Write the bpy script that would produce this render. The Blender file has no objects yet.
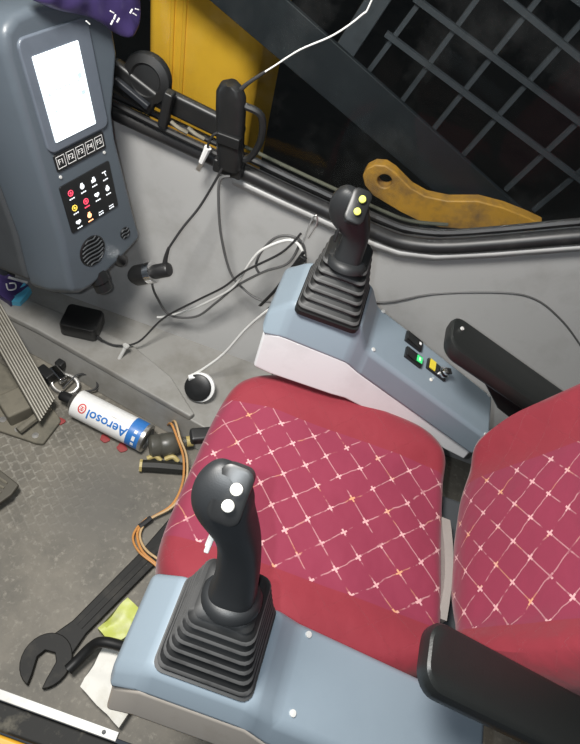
import bpy, bmesh, math, random
from mathutils import Vector, Matrix, noise
random.seed(4)
SC = bpy.context.scene
COL = SC.collection
R_ = math.radians

# ---------------------------------------------------------------- camera
p_, r_ = R_(53), R_(20)
F0 = Vector((0, math.cos(p_), -math.sin(p_))); U0 = Vector((0, math.sin(p_), math.cos(p_))); R0 = Vector((1, 0, 0))
CR = R0*math.cos(r_) + U0*math.sin(r_); CU = U0*math.cos(r_) - R0*math.sin(r_)
CAM = Vector((-.227, -.427, 1.31))
cd = bpy.data.cameras.new('camera'); cam = bpy.data.objects.new('camera', cd); COL.objects.link(cam)
m = Matrix((CR, CU, -F0)).transposed().to_4x4(); m.translation = CAM
cam.matrix_world = m
cd.sensor_fit = 'VERTICAL'; cd.sensor_height = 24; cd.sensor_width = 18.7; cd.lens = 24*559/744
cd.clip_start = .02
SC.camera = cam
# ---------------------------------------------------------------- light
w = bpy.data.worlds.new('night'); SC.world = w; w.use_nodes = True
w.node_tree.nodes['Background'].inputs[0].default_value = (.75, .85, 1, 1)
w.node_tree.nodes['Background'].inputs[1].default_value = .05
def lamp(name, kind, loc, energy, color, size, aim=None):
    ld = bpy.data.lights.new(name, kind); o = bpy.data.objects.new(name, ld); COL.objects.link(o)
    o.location = loc; ld.energy = energy; ld.color = color
    if kind == 'AREA': ld.size = size
    else: ld.shadow_soft_size = size
    if aim is not None:
        o.rotation_euler = (Vector(aim)-Vector(loc)).to_track_quat('-Z', 'Y').to_euler()
    return o
lamp('phone_flash', 'POINT', CAM - CR*.035 + CU*.012, 7.5, (.88, .95, 1), .006)
lamp('cab_dome_light', 'AREA', (-.62, -.15, 1.70), 19, (1, .97, .92), .32, (-.35, .15, 0))
SC.view_settings.view_transform = 'Standard'; SC.view_settings.look = 'None'
SC.view_settings.exposure = 0.75; SC.view_settings.gamma = 1; SC.view_settings.use_curve_mapping = False

# ---------------------------------------------------------------- materials
def nt(name):
    mt = bpy.data.materials.new(name); mt.use_nodes = True
    return mt, mt.node_tree, mt.node_tree.nodes['Principled BSDF']
def N(t, kind, **kw):
    n = t.nodes.new(kind)
    for k, v in kw.items(): setattr(n, k, v)
    return n
def noise_n(t, scale, detail=4, rough=.6):
    tc = N(t, 'ShaderNodeTexCoord'); n = N(t, 'ShaderNodeTexNoise')
    n.inputs['Scale'].default_value = scale; n.inputs['Detail'].default_value = detail; n.inputs['Roughness'].default_value = rough
    t.links.new(tc.outputs['Object'], n.inputs['Vector']); return n
def ramp(t, src, a, b, ca=(0,0,0,1), cb=(1,1,1,1)):
    r = N(t, 'ShaderNodeValToRGB'); e = r.color_ramp.elements
    e[0].position = a; e[1].position = b; e[0].color = ca; e[1].color = cb
    t.links.new(src, r.inputs[0]); return r
def mix(t, fac, a, b):
    n = N(t, 'ShaderNodeMix', data_type='RGBA')
    for s, v in ((0, fac), (6, a), (7, b)):
        if hasattr(v, 'is_linked'): t.links.new(v, n.inputs[s])
        else: n.inputs[s].default_value = v if s == 0 else (*v, 1) if len(v) == 3 else v
    return n.outputs[2]
def bump(t, src, bs, strength, dist=.002):
    b = N(t, 'ShaderNodeBump'); b.inputs['Strength'].default_value = strength; b.inputs['Distance'].default_value = dist
    t.links.new(src, b.inputs['Height']); t.links.new(b.outputs[0], bs.inputs['Normal']); return b
def mat(name, col, rough=.5, metal=0, dirt=None, dscale=12, damt=(.5, .75), bmp=0, bscale=200, spec=.5):
    mt, t, bs = nt(name)
    bs.inputs['Roughness'].default_value = rough; bs.inputs['Metallic'].default_value = metal
    bs.inputs['Specular IOR Level'].default_value = spec
    n = noise_n(t, dscale, 6, .65)
    d = dirt if dirt else tuple(c*.85 for c in col)
    r = ramp(t, n.outputs[0], *damt)
    t.links.new(mix(t, r.outputs[0], col, d), bs.inputs['Base Color'])
    if bmp:
        n2 = noise_n(t, bscale, 2); bump(t, n2.outputs[0], bs, bmp, .0006)
    return mt
def emit(name, col, st):
    mt, t, bs = nt(name)
    bs.inputs['Base Color'].default_value = (*col, 1); bs.inputs['Emission Color'].default_value = (*col, 1)
    bs.inputs['Emission Strength'].default_value = st
    return mt
M = {}
M['wall'] = mat('grey_plastic_wall', (.42, .42, .415), .45, dirt=(.34, .335, .325), dscale=7, bmp=.15, bscale=500)
M['ledge'] = mat('dusty_grey_plastic', (.27, .265, .25), .42, dirt=(.17, .16, .14), dscale=9, damt=(.45, .8), bmp=.1)
M['pod'] = mat('slate_grey_plastic', (.085, .104, .124), .38, dirt=(.075, .09, .107), dscale=5, bmp=.1, bscale=600)
M['poddark'] = mat('charcoal_plastic', (.05, .055, .06), .5)
M['bezel'] = mat('bezel_grey_plastic', (.115, .135, .165), .3)
M['console'] = mat('steel_blue_plastic', (.215, .265, .31), .34, dirt=(.19, .236, .28), dscale=4, bmp=.06, bscale=600)
M['shell'] = mat('pale_grey_plastic', (.74, .755, .77), .45, dirt=(.66, .67, .68), dscale=10)
M['shellbeige'] = mat('beige_grey_plastic', (.34, .31, .275), .5, dirt=(.28, .25, .21), dscale=14)
M['black'] = mat('black_plastic', (.011, .0115, .012), .42, dirt=(.017, .017, .017), dscale=20)
M['grip'] = mat('soft_black_grip', (.017, .0185, .020), .5, bmp=.2, bscale=900)
M['rubber'] = mat('black_rubber', (.009, .0095, .010), .5, dirt=(.013, .013, .013), dscale=30, spec=.4)
M['dirtyrubber'] = mat('gritty_black_rubber', (.014, .014, .013), .7, dirt=(.12, .11, .085), dscale=28, damt=(.52, .7))
M['rubberrim'] = mat('pale_pleat_rim', (.075, .075, .075), .6, dirt=(.035, .035, .035), dscale=40)
M['gasket'] = mat('black_rubber_gasket', (.014, .014, .015), .42, dirt=(.03, .029, .028), dscale=15)
M['arm'] = mat('black_armrest_foam', (.013, .0145, .014), .45, bmp=.3, bscale=500)
M['chrome'] = mat('bright_chrome', (.8, .8, .8), .15, 1)
M['steel'] = mat('scuffed_steel', (.6, .59, .57), .35, .9, dirt=(.35, .32, .27), dscale=40)
M['alu'] = mat('brushed_aluminium_sill', (.40, .40, .385), .45, .35, dirt=(.20, .185, .155), dscale=18, damt=(.5, .8))
M['fixing'] = mat('zinc_screw', (.72, .72, .70), .35, .25)
M['white'] = mat('white_plastic', (.8, .8, .79), .4)
M['cablewhite'] = mat('white_cable_skin', (.72, .72, .70), .45)
M['cableblack'] = mat('black_cable_skin', (.025, .025, .026), .5)
M['cablegrey'] = mat('grey_cable_skin', (.09, .09, .09), .5)
M['orange'] = mat('orange_wire_skin', (.55, .25, .07), .5)
M['tan'] = mat('tan_wire_skin', (.55, .38, .2), .5)
M['yellow'] = mat('yellow_boom_paint', (.88, .47, .04), .42, dirt=(.72, .36, .035), dscale=4)
M['lugpaint'] = mat('worn_orange_paint', (.62, .30, .045), .5, dirt=(.26, .14, .06), dscale=14, damt=(.42, .66))
M['guard'] = mat('dark_painted_steel', (.012, .014, .018), .55, dirt=(.022, .025, .03), dscale=9)
M['guardbar'] = mat('dusty_guard_bar', (.040, .043, .052), .6, dirt=(.018, .02, .024), dscale=14)
M['ground'] = mat('night_soil', (.035, .03, .025), .95, dirt=(.012, .014, .012), dscale=3)
M['purple'] = mat('purple_plastic_film', (.052, .036, .13), .4, dirt=(.04, .028, .10), dscale=10)
M['switch'] = mat('switch_black', (.012, .013, .014), .35)
M['green'] = emit('green_switch_legend', (.05, .7, .2), .1)
M['amber'] = mat('yellow_switch_face', (.75, .6, .05), .4)
M['btnwhite'] = mat('ivory_button', (.82, .8, .72), .35)
M['btnyellow'] = mat('lemon_button', (.72, .76, .16), .35)
M['red'] = mat('red_paint_spot', (.28, .04, .04), .7)
M['mesh'] = mat('beige_mesh_cloth', (.30, .275, .255), .8, bmp=.8, bscale=700)
M['paper'] = mat('crumpled_white_paper', (.74, .73, .68), .6, dirt=(.55, .53, .45), dscale=12)
M['lime'] = mat('lime_packaging', (.5, .55, .12), .5, dirt=(.6, .62, .35), dscale=20)
M['blue'] = mat('can_blue', (.03, .17, .5), .4)
M['canred'] = mat('can_red', (.6, .05, .05), .4)
M['clear'] = mat('dusty_clear_plastic', (.17, .165, .14), .35, dirt=(.11, .105, .085), dscale=30)
M['wrench'] = mat('oily_black_steel', (.007, .007, .0065), .6, 0, dirt=(.035, .032, .026), dscale=26, damt=(.5, .78), spec=.3)
M['pedal'] = mat('worn_pedal_metal', (.085, .078, .062), .6, .2, dirt=(.05, .045, .036), dscale=25)
M['ribmetal'] = mat('polished_rib_edge', (.30, .285, .245), .5, .3, dirt=(.2, .185, .15), dscale=12)
M['pedalbase'] = mat('muddy_metal', (.17, .155, .12), .75, .1, dirt=(.10, .095, .075), dscale=18)
M['tool'] = mat('greasy_handle', (.014, .014, .012), .6)
M['mustard'] = mat('mustard_plastic', (.45, .36, .14), .5)
M['screen'] = emit('lit_screen', (.86, .96, 1.0), .66)
M['screentext'] = emit('screen_grey_glyphs', (.42, .52, .56), .4)
M['iwhite'] = emit('icon_white', (.85, .9, .95), .42)
M['ired'] = emit('icon_red', (1, .08, .15), .55)
M['iamber'] = emit('icon_amber', (1, .7, .1), .45)
M['iorange'] = emit('icon_orange', (1, .42, .2), 1.3)
M['cyan'] = mat('cyan_wrapper', (.1, .45, .65), .3)

_b = M['clear'].node_tree.nodes['Principled BSDF']; _b.inputs['Transmission Weight'].default_value = .6
def make_floor():
    mt, t, bs = nt('dirty_tread_floor')
    n = noise_n(t, 5, 8, .7)
    c = mix(t, ramp(t, n.outputs[0], .35, .68).outputs[0], (.19, .172, .14), (.085, .08, .068))
    n2 = noise_n(t, 70, 4, .7)
    c = mix(t, ramp(t, n2.outputs[0], .54, .72).outputs[0], c, (.24, .222, .185))
    tc = N(t, 'ShaderNodeTexCoord')
    mp = N(t, 'ShaderNodeMapping'); mp.inputs['Rotation'].default_value = (0, 0, R_(38))
    t.links.new(tc.outputs['Object'], mp.inputs[0])
    br = N(t, 'ShaderNodeTexBrick'); br.inputs['Scale'].default_value = 30
    br.inputs['Mortar Size'].default_value = .09; br.inputs['Brick Width'].default_value = .75; br.inputs['Row Height'].default_value = .6
    br.inputs['Mortar Smooth'].default_value = .6
    br.inputs['Color1'].default_value = (0,0,0,1); br.inputs['Color2'].default_value = (0,0,0,1); br.inputs['Mortar'].default_value = (1,1,1,1)
    t.links.new(mp.outputs[0], br.inputs[0])
    # worn smooth in the middle: distance from (-.48,-.02)
    sub = N(t, 'ShaderNodeVectorMath', operation='DISTANCE'); sub.inputs[1].default_value = (-.74, .06, 0)
    t.links.new(tc.outputs['Object'], sub.inputs[0])
    wn = N(t, 'ShaderNodeMath', operation='MULTIPLY_ADD'); wn.inputs[1].default_value = .25; wn.inputs[2].default_value = 0
    t.links.new(n.outputs[0], wn.inputs[0])
    ad = N(t, 'ShaderNodeMath', operation='ADD'); t.links.new(sub.outputs['Value'], ad.inputs[0]); t.links.new(wn.outputs[0], ad.inputs[1])
    mk = ramp(t, ad.outputs[0], .22, .36, (1,1,1,1), (0,0,0,1))
    mul = N(t, 'ShaderNodeMath', operation='MULTIPLY'); bn = ramp(t, n2.outputs[0], .38, .6); bq = N(t, 'ShaderNodeMath', operation='MULTIPLY'); t.links.new(br.outputs['Color'], bq.inputs[0]); t.links.new(bn.outputs[0], bq.inputs[1]); t.links.new(bq.outputs[0], mul.inputs[0]); t.links.new(mk.outputs[0], mul.inputs[1])
    ml2 = N(t, 'ShaderNodeMath', operation='MULTIPLY'); t.links.new(mul.outputs[0], ml2.inputs[0]); ml2.inputs[1].default_value = .6
    c = mix(t, ml2.outputs[0], c, (.30, .285, .25))
    sd = N(t, 'ShaderNodeVectorMath', operation='DISTANCE'); sd.inputs[1].default_value = (-.53, .02, 0)
    t.links.new(tc.outputs['Object'], sd.inputs[0])
    a2 = N(t, 'ShaderNodeMath', operation='ADD'); t.links.new(sd.outputs['Value'], a2.inputs[0]); t.links.new(wn.outputs[0], a2.inputs[1])
    sm = ramp(t, a2.outputs[0], .17, .28, (.7,.7,.7,1), (0,0,0,1))
    c = mix(t, sm.outputs[0], c, (.10, .095, .086))
    t.links.new(c, bs.inputs['Base Color']); bs.inputs['Roughness'].default_value = .62
    bump(t, mul.outputs[0], bs, .5, .002)
    return mt
M['floor'] = make_floor()

def make_fabric(name, hx0, hx1, hy, base, side, sp=.045, off=(0, 0), yc=0):
    """red seat cover: plain border, pink quilted centre with embroidered lattice"""
    mt, t, bs = nt(name)
    uv = N(t, 'ShaderNodeUVMap'); uv.uv_map = 'UVMap'
    sx = N(t, 'ShaderNodeSeparateXYZ'); t.links.new(uv.outputs[0], sx.inputs[0])
    def mth(op, a, b=None, c=None):
        n = N(t, 'ShaderNodeMath', operation=op)
        for i, v in enumerate((a, b, c)):
            if v is None: continue
            if hasattr(v, 'is_linked'): t.links.new(v, n.inputs[i])
            else: n.inputs[i].default_value = v
        return n.outputs[0]
    wob = noise_n(t, 14, 3)
    wb = mth('MULTIPLY_ADD', wob.outputs[0], .014, -.007)
    x = mth('ADD', sx.outputs[0], wb); y = mth('ADD', sx.outputs[1], mth('MULTIPLY', wb, -.8))
    x = mth('ADD', x, off[0]); y = mth('ADD', y, off[1])
    u = mth('DIVIDE', mth('ADD', x, y), 1.4142*sp); v = mth('DIVIDE', mth('SUBTRACT', x, y), 1.4142*sp)
    fu = mth('ABSOLUTE', mth('SUBTRACT', mth('FRACT', u), .5)); fv = mth('ABSOLUTE', mth('SUBTRACT', mth('FRACT', v), .5))
    def line(a, wd): return mth('LESS_THAN', a, wd)
    thin = mth('MAXIMUM', line(fu, .021), line(fv, .021))
    st = mth('MAXIMUM', mth('MULTIPLY', line(fu, .035), line(fv, .13)), mth('MULTIPLY', line(fv, .035), line(fu, .13)))
    brk = noise_n(t, 45, 2); bk = ramp(t, brk.outputs[0], .40, .5)
    thin = mth('MULTIPLY', mth('MULTIPLY', thin, bk.outputs[0]), .34)
    brk2 = noise_n(t, 16, 2); bk2 = ramp(t, brk2.outputs[0], .33, .42)
    st = mth('MULTIPLY', mth('MULTIPLY', st, bk2.outputs[0]), .7)
    lat = mth('MAXIMUM', thin, st)
    x0, y0 = sx.outputs[0], sx.outputs[1]
    ins = mth('MULTIPLY', mth('LESS_THAN', mth('ABSOLUTE', mth('SUBTRACT', y0, yc)), hy), mth('MULTIPLY', mth('GREATER_THAN', x0, hx0), mth('LESS_THAN', x0, hx1)))
    n1 = noise_n(t, 6, 4)
    cen = mix(t, n1.outputs[0], base, tuple(c*.8 for c in base))
    sid = mix(t, n1.outputs[0], side, tuple(c*.82 for c in side))
    n3 = noise_n(t, 25, 1); thr = mix(t, ramp(t, n3.outputs[0], .56, .66).outputs[0], (.78, .48, .48), (.75, .40, .2))
    c = mix(t, ins, sid, mix(t, lat, cen, thr))
    t.links.new(c, bs.inputs['Base Color'])
    bs.inputs['Roughness'].default_value = .75; bs.inputs['Sheen Weight'].default_value = .15; bs.inputs['Specular IOR Level'].default_value = .25
    wr = noise_n(t, 9, 3, .5)
    h = mth('ADD', mth('MULTIPLY', wr.outputs[0], 1.0), mth('MULTIPLY', lat, -.12))
    bump(t, h, bs, .6, .018)
    return mt

# ---------------------------------------------------------------- helpers
def sstep(a, b, x):
    t = min(1, max(0, (x-a)/(b-a))); return t*t*(3-2*t)

XF = {}
def thing(name, label, cat, loc=(0,0,0), group=None, rot=None):
    o = bpy.data.objects.new(name, None); COL.objects.link(o); o.empty_display_size = .02
    mtx = Matrix.Translation(Vector(loc))
    if rot is not None: mtx = mtx @ rot.to_4x4()
    o.matrix_world = mtx; XF[o.name] = mtx
    tag(o, label, cat, group); return o
def tag(o, label, cat, group=None, kind=None):
    if label: o['label'] = label
    if cat: o['category'] = cat
    if group: o['group'] = group
    if kind: o['kind'] = kind
    return o
def obj(name, bm, material, parent=None, smooth=True, bevel=0, seg=3, ang=32, sub=0, local=False, label=None, doubles=True):
    if doubles: bmesh.ops.remove_doubles(bm, verts=bm.verts, dist=1e-6)
    bmesh.ops.recalc_face_normals(bm, faces=bm.faces)
    me = bpy.data.meshes.new(name); bm.to_mesh(me); bm.free()
    o = bpy.data.objects.new(name, me); COL.objects.link(o)
    me.materials.append(material)
    root = parent
    if parent is not None:
        while root.parent: root = root.parent
        if not local:
            mt = XF.get(root.name)
            if mt is not None: me.transform(mt.inverted())
        o.parent = parent
    elif not local:
        # mesh things keep their origin at the middle of their base
        vs = [v.co for v in me.vertices]
        lo = Vector([min(v[i] for v in vs) for i in range(3)]); hi = Vector([max(v[i] for v in vs) for i in range(3)])
        c = Vector(((lo.x+hi.x)/2, (lo.y+hi.y)/2, lo.z))
        if name not in ('floor',) and not name.startswith(('wall', 'ledge')):
            me.transform(Matrix.Translation(-c)); o.location = c; XF[o.name] = Matrix.Translation(c)
    if smooth:
        for f in me.polygons: f.use_smooth = True
        me.set_sharp_from_angle(angle=R_(38))
    if bevel:
        b = o.modifiers.new('bevel', 'BEVEL'); b.width = bevel; b.segments = seg; b.limit_method = 'ANGLE'; b.angle_limit = R_(ang)
        b.harden_normals = False
        me.polygons.foreach_set('use_smooth', [True]*len(me.polygons))
        wn = o.modifiers.new('wn', 'WEIGHTED_NORMAL'); wn.keep_sharp = False; wn.weight = 80
        for e in me.edges: e.use_edge_sharp = False
    if sub:
        s = o.modifiers.new('sub', 'SUBSURF'); s.levels = sub; s.render_levels = sub
    if label: o['label'] = label
    return o
def struct(name, bm, material, **kw):
    o = obj(name, bm, material, **kw); o['kind'] = 'structure'; return o
def box(bm, c, s, rot=None):
    mt = Matrix.Translation(Vector(c)) @ (rot.to_4x4() if rot is not None else Matrix()) @ Matrix.Diagonal((*s, 1))
    bmesh.ops.create_cube(bm, size=1, matrix=mt); return bm
def BX(c, s, rot=None): return box(bmesh.new(), c, s, rot)
def frame(zdir, xhint=(1, 0, 0)):
    z = Vector(zdir).normalized(); x = Vector(xhint); x = (x - z*x.dot(z)).normalized(); y = z.cross(x)
    return Matrix((x, y, z)).transposed()
def loft(bm, rings, cap=True, closed=True):
    vs = [[bm.verts.new(p) for p in r] for r in rings]; n = len(vs[0])
    for a, b in zip(vs, vs[1:]):
        for i in range(n if closed else n-1):
            bm.faces.new((a[i], a[(i+1) % n], b[(i+1) % n], b[i]))
    if cap: bm.faces.new(vs[0][::-1]); bm.faces.new(vs[-1])
    return bm
def prism(bm, poly, d, o=Vector((0,0,0)), ax=None):
    """poly of 3-d points extruded by vector d"""
    d = Vector(d); loft(bm, [[Vector(p) for p in poly], [Vector(p)+d for p in poly]]); return bm
def spline(pts, n=8):
    P = [Vector(p) for p in pts]; out = []
    for i in range(len(P)-1):
        a = P[max(i-1, 0)]; b = P[i]; c = P[i+1]; d = P[min(i+2, len(P)-1)]
        for k in range(n):
            t = k/n
            out.append(.5*((2*b) + (c-a)*t + (2*a-5*b+4*c-d)*t*t + (3*b-a-3*c+d)*t**3))
    out.append(P[-1]); return out
def tube(bm, pts, r, seg=8, smooth=6, flat=1):
    P = spline(pts, smooth) if smooth else [Vector(p) for p in pts]
    rings = []; up = Vector((.13, .21, .97)); prev = None
    for i, p in enumerate(P):
        d = (P[min(i+1, len(P)-1)] - P[max(i-1, 0)]).normalized()
        x = prev if prev is not None else d.cross(up)
        x = (x - d*x.dot(d)).normalized(); prev = x; y = d.cross(x)
        rr = r(i/(len(P)-1)) if callable(r) else r
        rings.append([p + (x*math.cos(a) + y*math.sin(a)*flat)*rr for a in [2*math.pi*k/seg for k in range(seg)]])
    return loft(bm, rings)
def TB(pts, r, **k): return tube(bmesh.new(), pts, r, **k)
def lathe(bm, prof, o, zdir, seg=24):
    f = frame(zdir, (0.3, .9, .1)); o = Vector(o)
    rings = [[o + f @ Vector((r*math.cos(a), r*math.sin(a), h)) for a in [2*math.pi*k/seg for k in range(seg)]] for r, h in prof]
    return loft(bm, rings)
def LT(prof, o, zdir, seg=24): return lathe(bmesh.new(), prof, o, zdir, seg)
def supell(a, b, n, k, seg):
    t = 2*math.pi*k/seg; c, s = math.cos(t), math.sin(t)
    return a*math.copysign(abs(c)**(2/n), c), b*math.copysign(abs(s)**(2/n), s)
def screw(name, c, nrm, parent, r=.0035, material=None):
    bm = LT([(r*.2, .0012), (r, .0008), (r, -.002)][::-1], c, nrm, 10)
    return obj(name, bm, material or M['fixing'], parent)
def glyphs(txt, size, mtx, material, name, parent, depth=.0003, bend=None, align='CENTER'):
    cu = bpy.data.curves.new('glyph', 'FONT'); cu.body = txt; cu.size = size; cu.align_x = align; cu.align_y = 'CENTER'
    cu.extrude = depth; cu.resolution_u = 3
    if bend: cu.offset = .0006
    to = bpy.data.objects.new('glyph', cu); COL.objects.link(to)
    dg = bpy.context.evaluated_depsgraph_get(); me = bpy.data.meshes.new_from_object(to.evaluated_get(dg))
    bpy.data.objects.remove(to); bm = bmesh.new(); bm.from_mesh(me)
    if bend:
        for k in range(-12, 13):
            g = bm.verts[:]+bm.edges[:]+bm.faces[:]
            bmesh.ops.bisect_plane(bm, geom=g, plane_co=(0, k*.003, 0), plane_no=(0, 1, 0))
        bend(bm)
    bm.transform(mtx)
    return obj(name, bm, material, parent, smooth=False, local=False, doubles=False)
def pillow(a, b, th, ztop, seg=96, n=4.5, rnd=.045, rot=None, loc=(0,0,0), asp=(1,1)):
    """closed cushion with rounded top edge; ztop(x,y) is the crown; UV = local x,y"""
    bm = bmesh.new(); uvl = bm.loops.layers.uv.new('UVMap'); rings = []; flat = []
    ss = [.04, .15, .3, .42, .54, .64, .73, .8, .86, .91, .95]
    for s in ss: rings.append([(supell(a-rnd*.6, b-rnd*.6, n, k, seg)[0]*s/.95, supell(a-rnd*.6, b-rnd*.6, n, k, seg)[1]*s/.95, 0) for k in range(seg)])
    for q in (.2, .45, .7, 1):
        an = q*math.pi/2; e = rnd*.6*math.sin(an); dz = rnd*(1-math.cos(an))
        rings.append([(*supell(a-rnd*.6+e, b-rnd*.6+e, n, k, seg), -dz) for k in range(seg)])
    body = [[Vector((x, y, ztop(x, y)+z)) for x, y, z in r] for r in rings]
    last = body[-1]
    body.append([Vector((v.x*1.005, v.y*1.005, v.z*.45 - th*.55)) for v in last])
    body.append([Vector((v.x*.985, v.y*.985, -th)) for v in last])
    body.append([Vector((v.x*.93, v.y*.93, -th-.012)) for v in last])
    for r in body:
        for v in r:
            v.z += .0025*noise.noise(Vector((v.x*14, v.y*14, v.z*10)))
    loft(bm, body)
    for f in bm.faces:
        for l in f.loops: l[uvl].uv = (l.vert.co.x, l.vert.co.y)
    mt = Matrix.Translation(Vector(loc)) @ (rot.to_4x4() if rot is not None else Matrix())
    bm.transform(mt); return bm
# ================================================================ setting
struct('floor', BX((-.30, .08, -.02), (1.9, .96, .04)), M['floor'], smooth=False)
GL = [(-1.2,.68),(-.986,.658),(-.861,.645),(-.755,.632),(-.602,.616),(-.481,.604),(-.356,.590),(-.241,.579),(-.150,.571),(-.095,.572),(-.023,.594),(.079,.650),(.201,.723),(.34,.80),(.6,.93)]
bm = bmesh.new()
loft(bm, [[(x, .562, z-.012), (x, .562, .50), (x, .558, .42), (x, .548, .33), (x, .532, .24), (x, .508, .15), (x, .478, .08), (x, .470, -.03), (x, .60, -.03), (x, .60, z-.012)] for x, z in GL])
struct('wall_right', bm, M['wall'])
# pressed lip under the window rubber
bm = bmesh.new()
loft(bm, [[(x, .562, z-.010), (x, .541, z-.018), (x, .541, z-.026), (x, .562, z-.050)] for x, z in [(-.48, .604)]+[g for g in GL if g[0] > -.45]])
struct('trim_1', bm, M['wall'], bevel=.003)
# wheel-arch shaped wall crease behind the far console, its shade drawn as dark tube
cz = [(-.30,.36),(-.103,.382),(.014,.460),(.145,.530),(.215,.545),(.289,.519),(.366,.472),(.5,.38)]
cs = [(v.x, v.z) for v in spline([(x, 0, z) for x, z in cz], 5)]
bm = bmesh.new(); tube(bm, [(x, .5612-.012*(1-sstep(.36, .50, z)), z) for x, z in cs], .0022, seg=6, smooth=0)
struct('trim_2', bm, M['cablegrey'])
# front pillar, front wall, ceiling
struct('trim_3', BX((-1.10, .53, .84), (.16, .17, 1.76)), M['poddark'], bevel=.02)
struct('wall_front', BX((-1.225, .07, .20), (.05, .93, .46)), M['poddark'], bevel=.01)
struct('ceiling', BX((-.30, .08, 1.76), (1.9, 1.02, .04)), M['poddark'], smooth=False)
struct('wall_rear', BX((.63, .08, .86), (.04, .98, 1.76)), M['poddark'], smooth=False)
# window : rubber gasket + glass
bm = bmesh.new(); tube(bm, [(x, .553, z) for x, z in GL], .0165, seg=12, smooth=4)
win = struct('window_1', bm, M['gasket'])
bm = bmesh.new(); tube(bm, [(x, .575, z+.020) for x, z in GL], .008, seg=8, smooth=4)
obj('outer_seal', bm, M['gasket'], win)
bm = bmesh.new(); tube(bm, [(x, .590, z+.030) for x, z in GL if -.5 < x < 0], .004, seg=8, smooth=4)
obj('metal_strip', bm, M['pedalbase'], win)
def make_glass():
    mt, t, bs = nt('dusty_window_glass'); out = t.nodes['Material Output']
    tr = N(t, 'ShaderNodeBsdfTransparent'); tr.inputs[0].default_value = (.93, .96, .95, 1)
    gl = N(t, 'ShaderNodeBsdfGlossy'); gl.inputs['Roughness'].default_value = .03
    df = N(t, 'ShaderNodeBsdfDiffuse'); df.inputs[0].default_value = (.3, .3, .3, 1)
    n = noise_n(t, 6, 6, .7); fr = ramp(t, n.outputs[0], .5, .95, (0,0,0,1), (.05,.05,.05,1))
    fz = N(t, 'ShaderNodeFresnel'); fz.inputs[0].default_value = 1.16
    m1 = N(t, 'ShaderNodeMixShader'); m2 = N(t, 'ShaderNodeMixShader')
    t.links.new(fz.outputs[0], m1.inputs[0]); t.links.new(tr.outputs[0], m1.inputs[1]); t.links.new(gl.outputs[0], m1.inputs[2])
    t.links.new(fr.outputs[0], m2.inputs[0]); t.links.new(m1.outputs[0], m2.inputs[1]); t.links.new(df.outputs[0], m2.inputs[2])
    t.links.new(m2.outputs[0], out.inputs[0]); return mt
bm = bmesh.new(); prism(bm, [(x, .577, z+.008) for x, z in GL] + [(.6, .577, 1.74), (-1.2, .577, 1.74)], (0, .005, 0))
obj('window_pane', bm, make_glass(), win, smooth=False)
# ledge along the right wall with a raised wedge
def slab(poly, z0, z1, draft):
    bm = bmesh.new(); n = len(poly)
    lo = [Vector((x, y-(draft if y < .4 else 0), z0)) for x, y in poly]; hi = [Vector((x, y, z1)) for x, y in poly]
    return loft(bm, [lo, hi])
struct('trim_4', slab([(-1.2,.365),(-.98,.352),(-.869,.338),(-.631,.293),(-.406,.248),(-.33,.234),(-.27,.23),(-.27,.50),(-1.2,.50)], 0, .086, .022), M['ledge'], bevel=.004)
struct('trim_5', slab([(-1.2,.363),(-.98,.350),(-.869,.336),(-.631,.291),(-.42,.250),(-.413,.262),(-.508,.34),(-.639,.392),(-.76,.405),(-1.2,.43)], .084, .102, .002), M['ledge'], bevel=.004)
# door sill
struct('trim_6', BX((-.72, -.398, .002), (.845, .017, .010)), M['alu'], bevel=.0015)
struct('trim_7', BX((-.30, -.4290, -.033), (1.9, .044, .05)), M['dirtyrubber'], bevel=.006)
struct('trim_8', BX((-.30, -.495, -.05), (1.9, .08, .06)), M['yellow'], bevel=.006)
for x in (-.325, -.62):
    s = obj('sill_screw', LT([(.004, -.004), (.004, .0006), (.002, .001)], (x, -.398, .0072), (0, 0, 1), 14), M['poddark']); s['kind'] = 'structure'

# ================================================================ outside the window
struct('ground', BX((-.3, 20.7, -.95), (80, 40, .1)), M['ground'], smooth=False)
t = thing('excavator_boom', 'tall yellow painted machine boom seen through the upper left of the window', 'boom', (-.70, 1.1, -.9))
bm = bmesh.new(); prism(bm, [(-.85,.95,-.9),(-.60,.95,-.9),(-.565,.985,-.9),(-.565,1.25,-.9),(-.85,1.25,-.9)], (0, 0, 2.2)); obj('boom_plate', bm, M['yellow'], t, bevel=.02)
for x in (-.785, -.755):
    obj('weld_rib', TB([(x, .948, -.9), (x, .948, 1.3)], .005, smooth=0), M['yellow'], t)
# guard in front of the glass : broad lower rail, post, bars
t = thing('window_guard', 'dark steel window guard with a wide diagonal rail and square bar grid', 'guard', (-.1, .83, .45))
d = Vector((.732, 0, -.285)).normalized(); up = Vector((.285, 0, .732)).normalized()
def gp(s, h, y): return Vector((-.634, y, .782)) + d*s + up*h
bm = bmesh.new(); prism(bm, [gp(-.5,0,.80), gp(1.15,0,.80), gp(1.15,.105,.80), gp(-.5,.105,.80)], (0, .012, 0)); obj('rail', bm, M['guard'], t, bevel=.002)
def bar(pts, wdt, name='bar', y=.85):
    if pts[0][1] < pts[1][1]: y = .8595
    a, b = [Vector((p[0], y, p[1])) for p in pts]; dd = (b-a).normalized(); mid = (a+b)/2
    rot = Matrix((dd, Vector((0,1,0)), dd.cross(Vector((0,1,0))))).transposed()
    return obj(name, BX(mid, ((b-a).length, .010, wdt), rot), M['guardbar'], t, smooth=False)
def ext(a, b, e0, e1):
    a, b = Vector(a), Vector(b); dd = (b-a).normalized(); return (a-dd*e0, b+dd*e1)
for a, b in [((-.261,.818),(.018,.74)), ((-.229,.895),(.147,.796)), ((-.077,.949),(.097,.90))]:
    bar(ext(a, b, .02 if a[0] < -.2 else .25, .35), .011)
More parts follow.
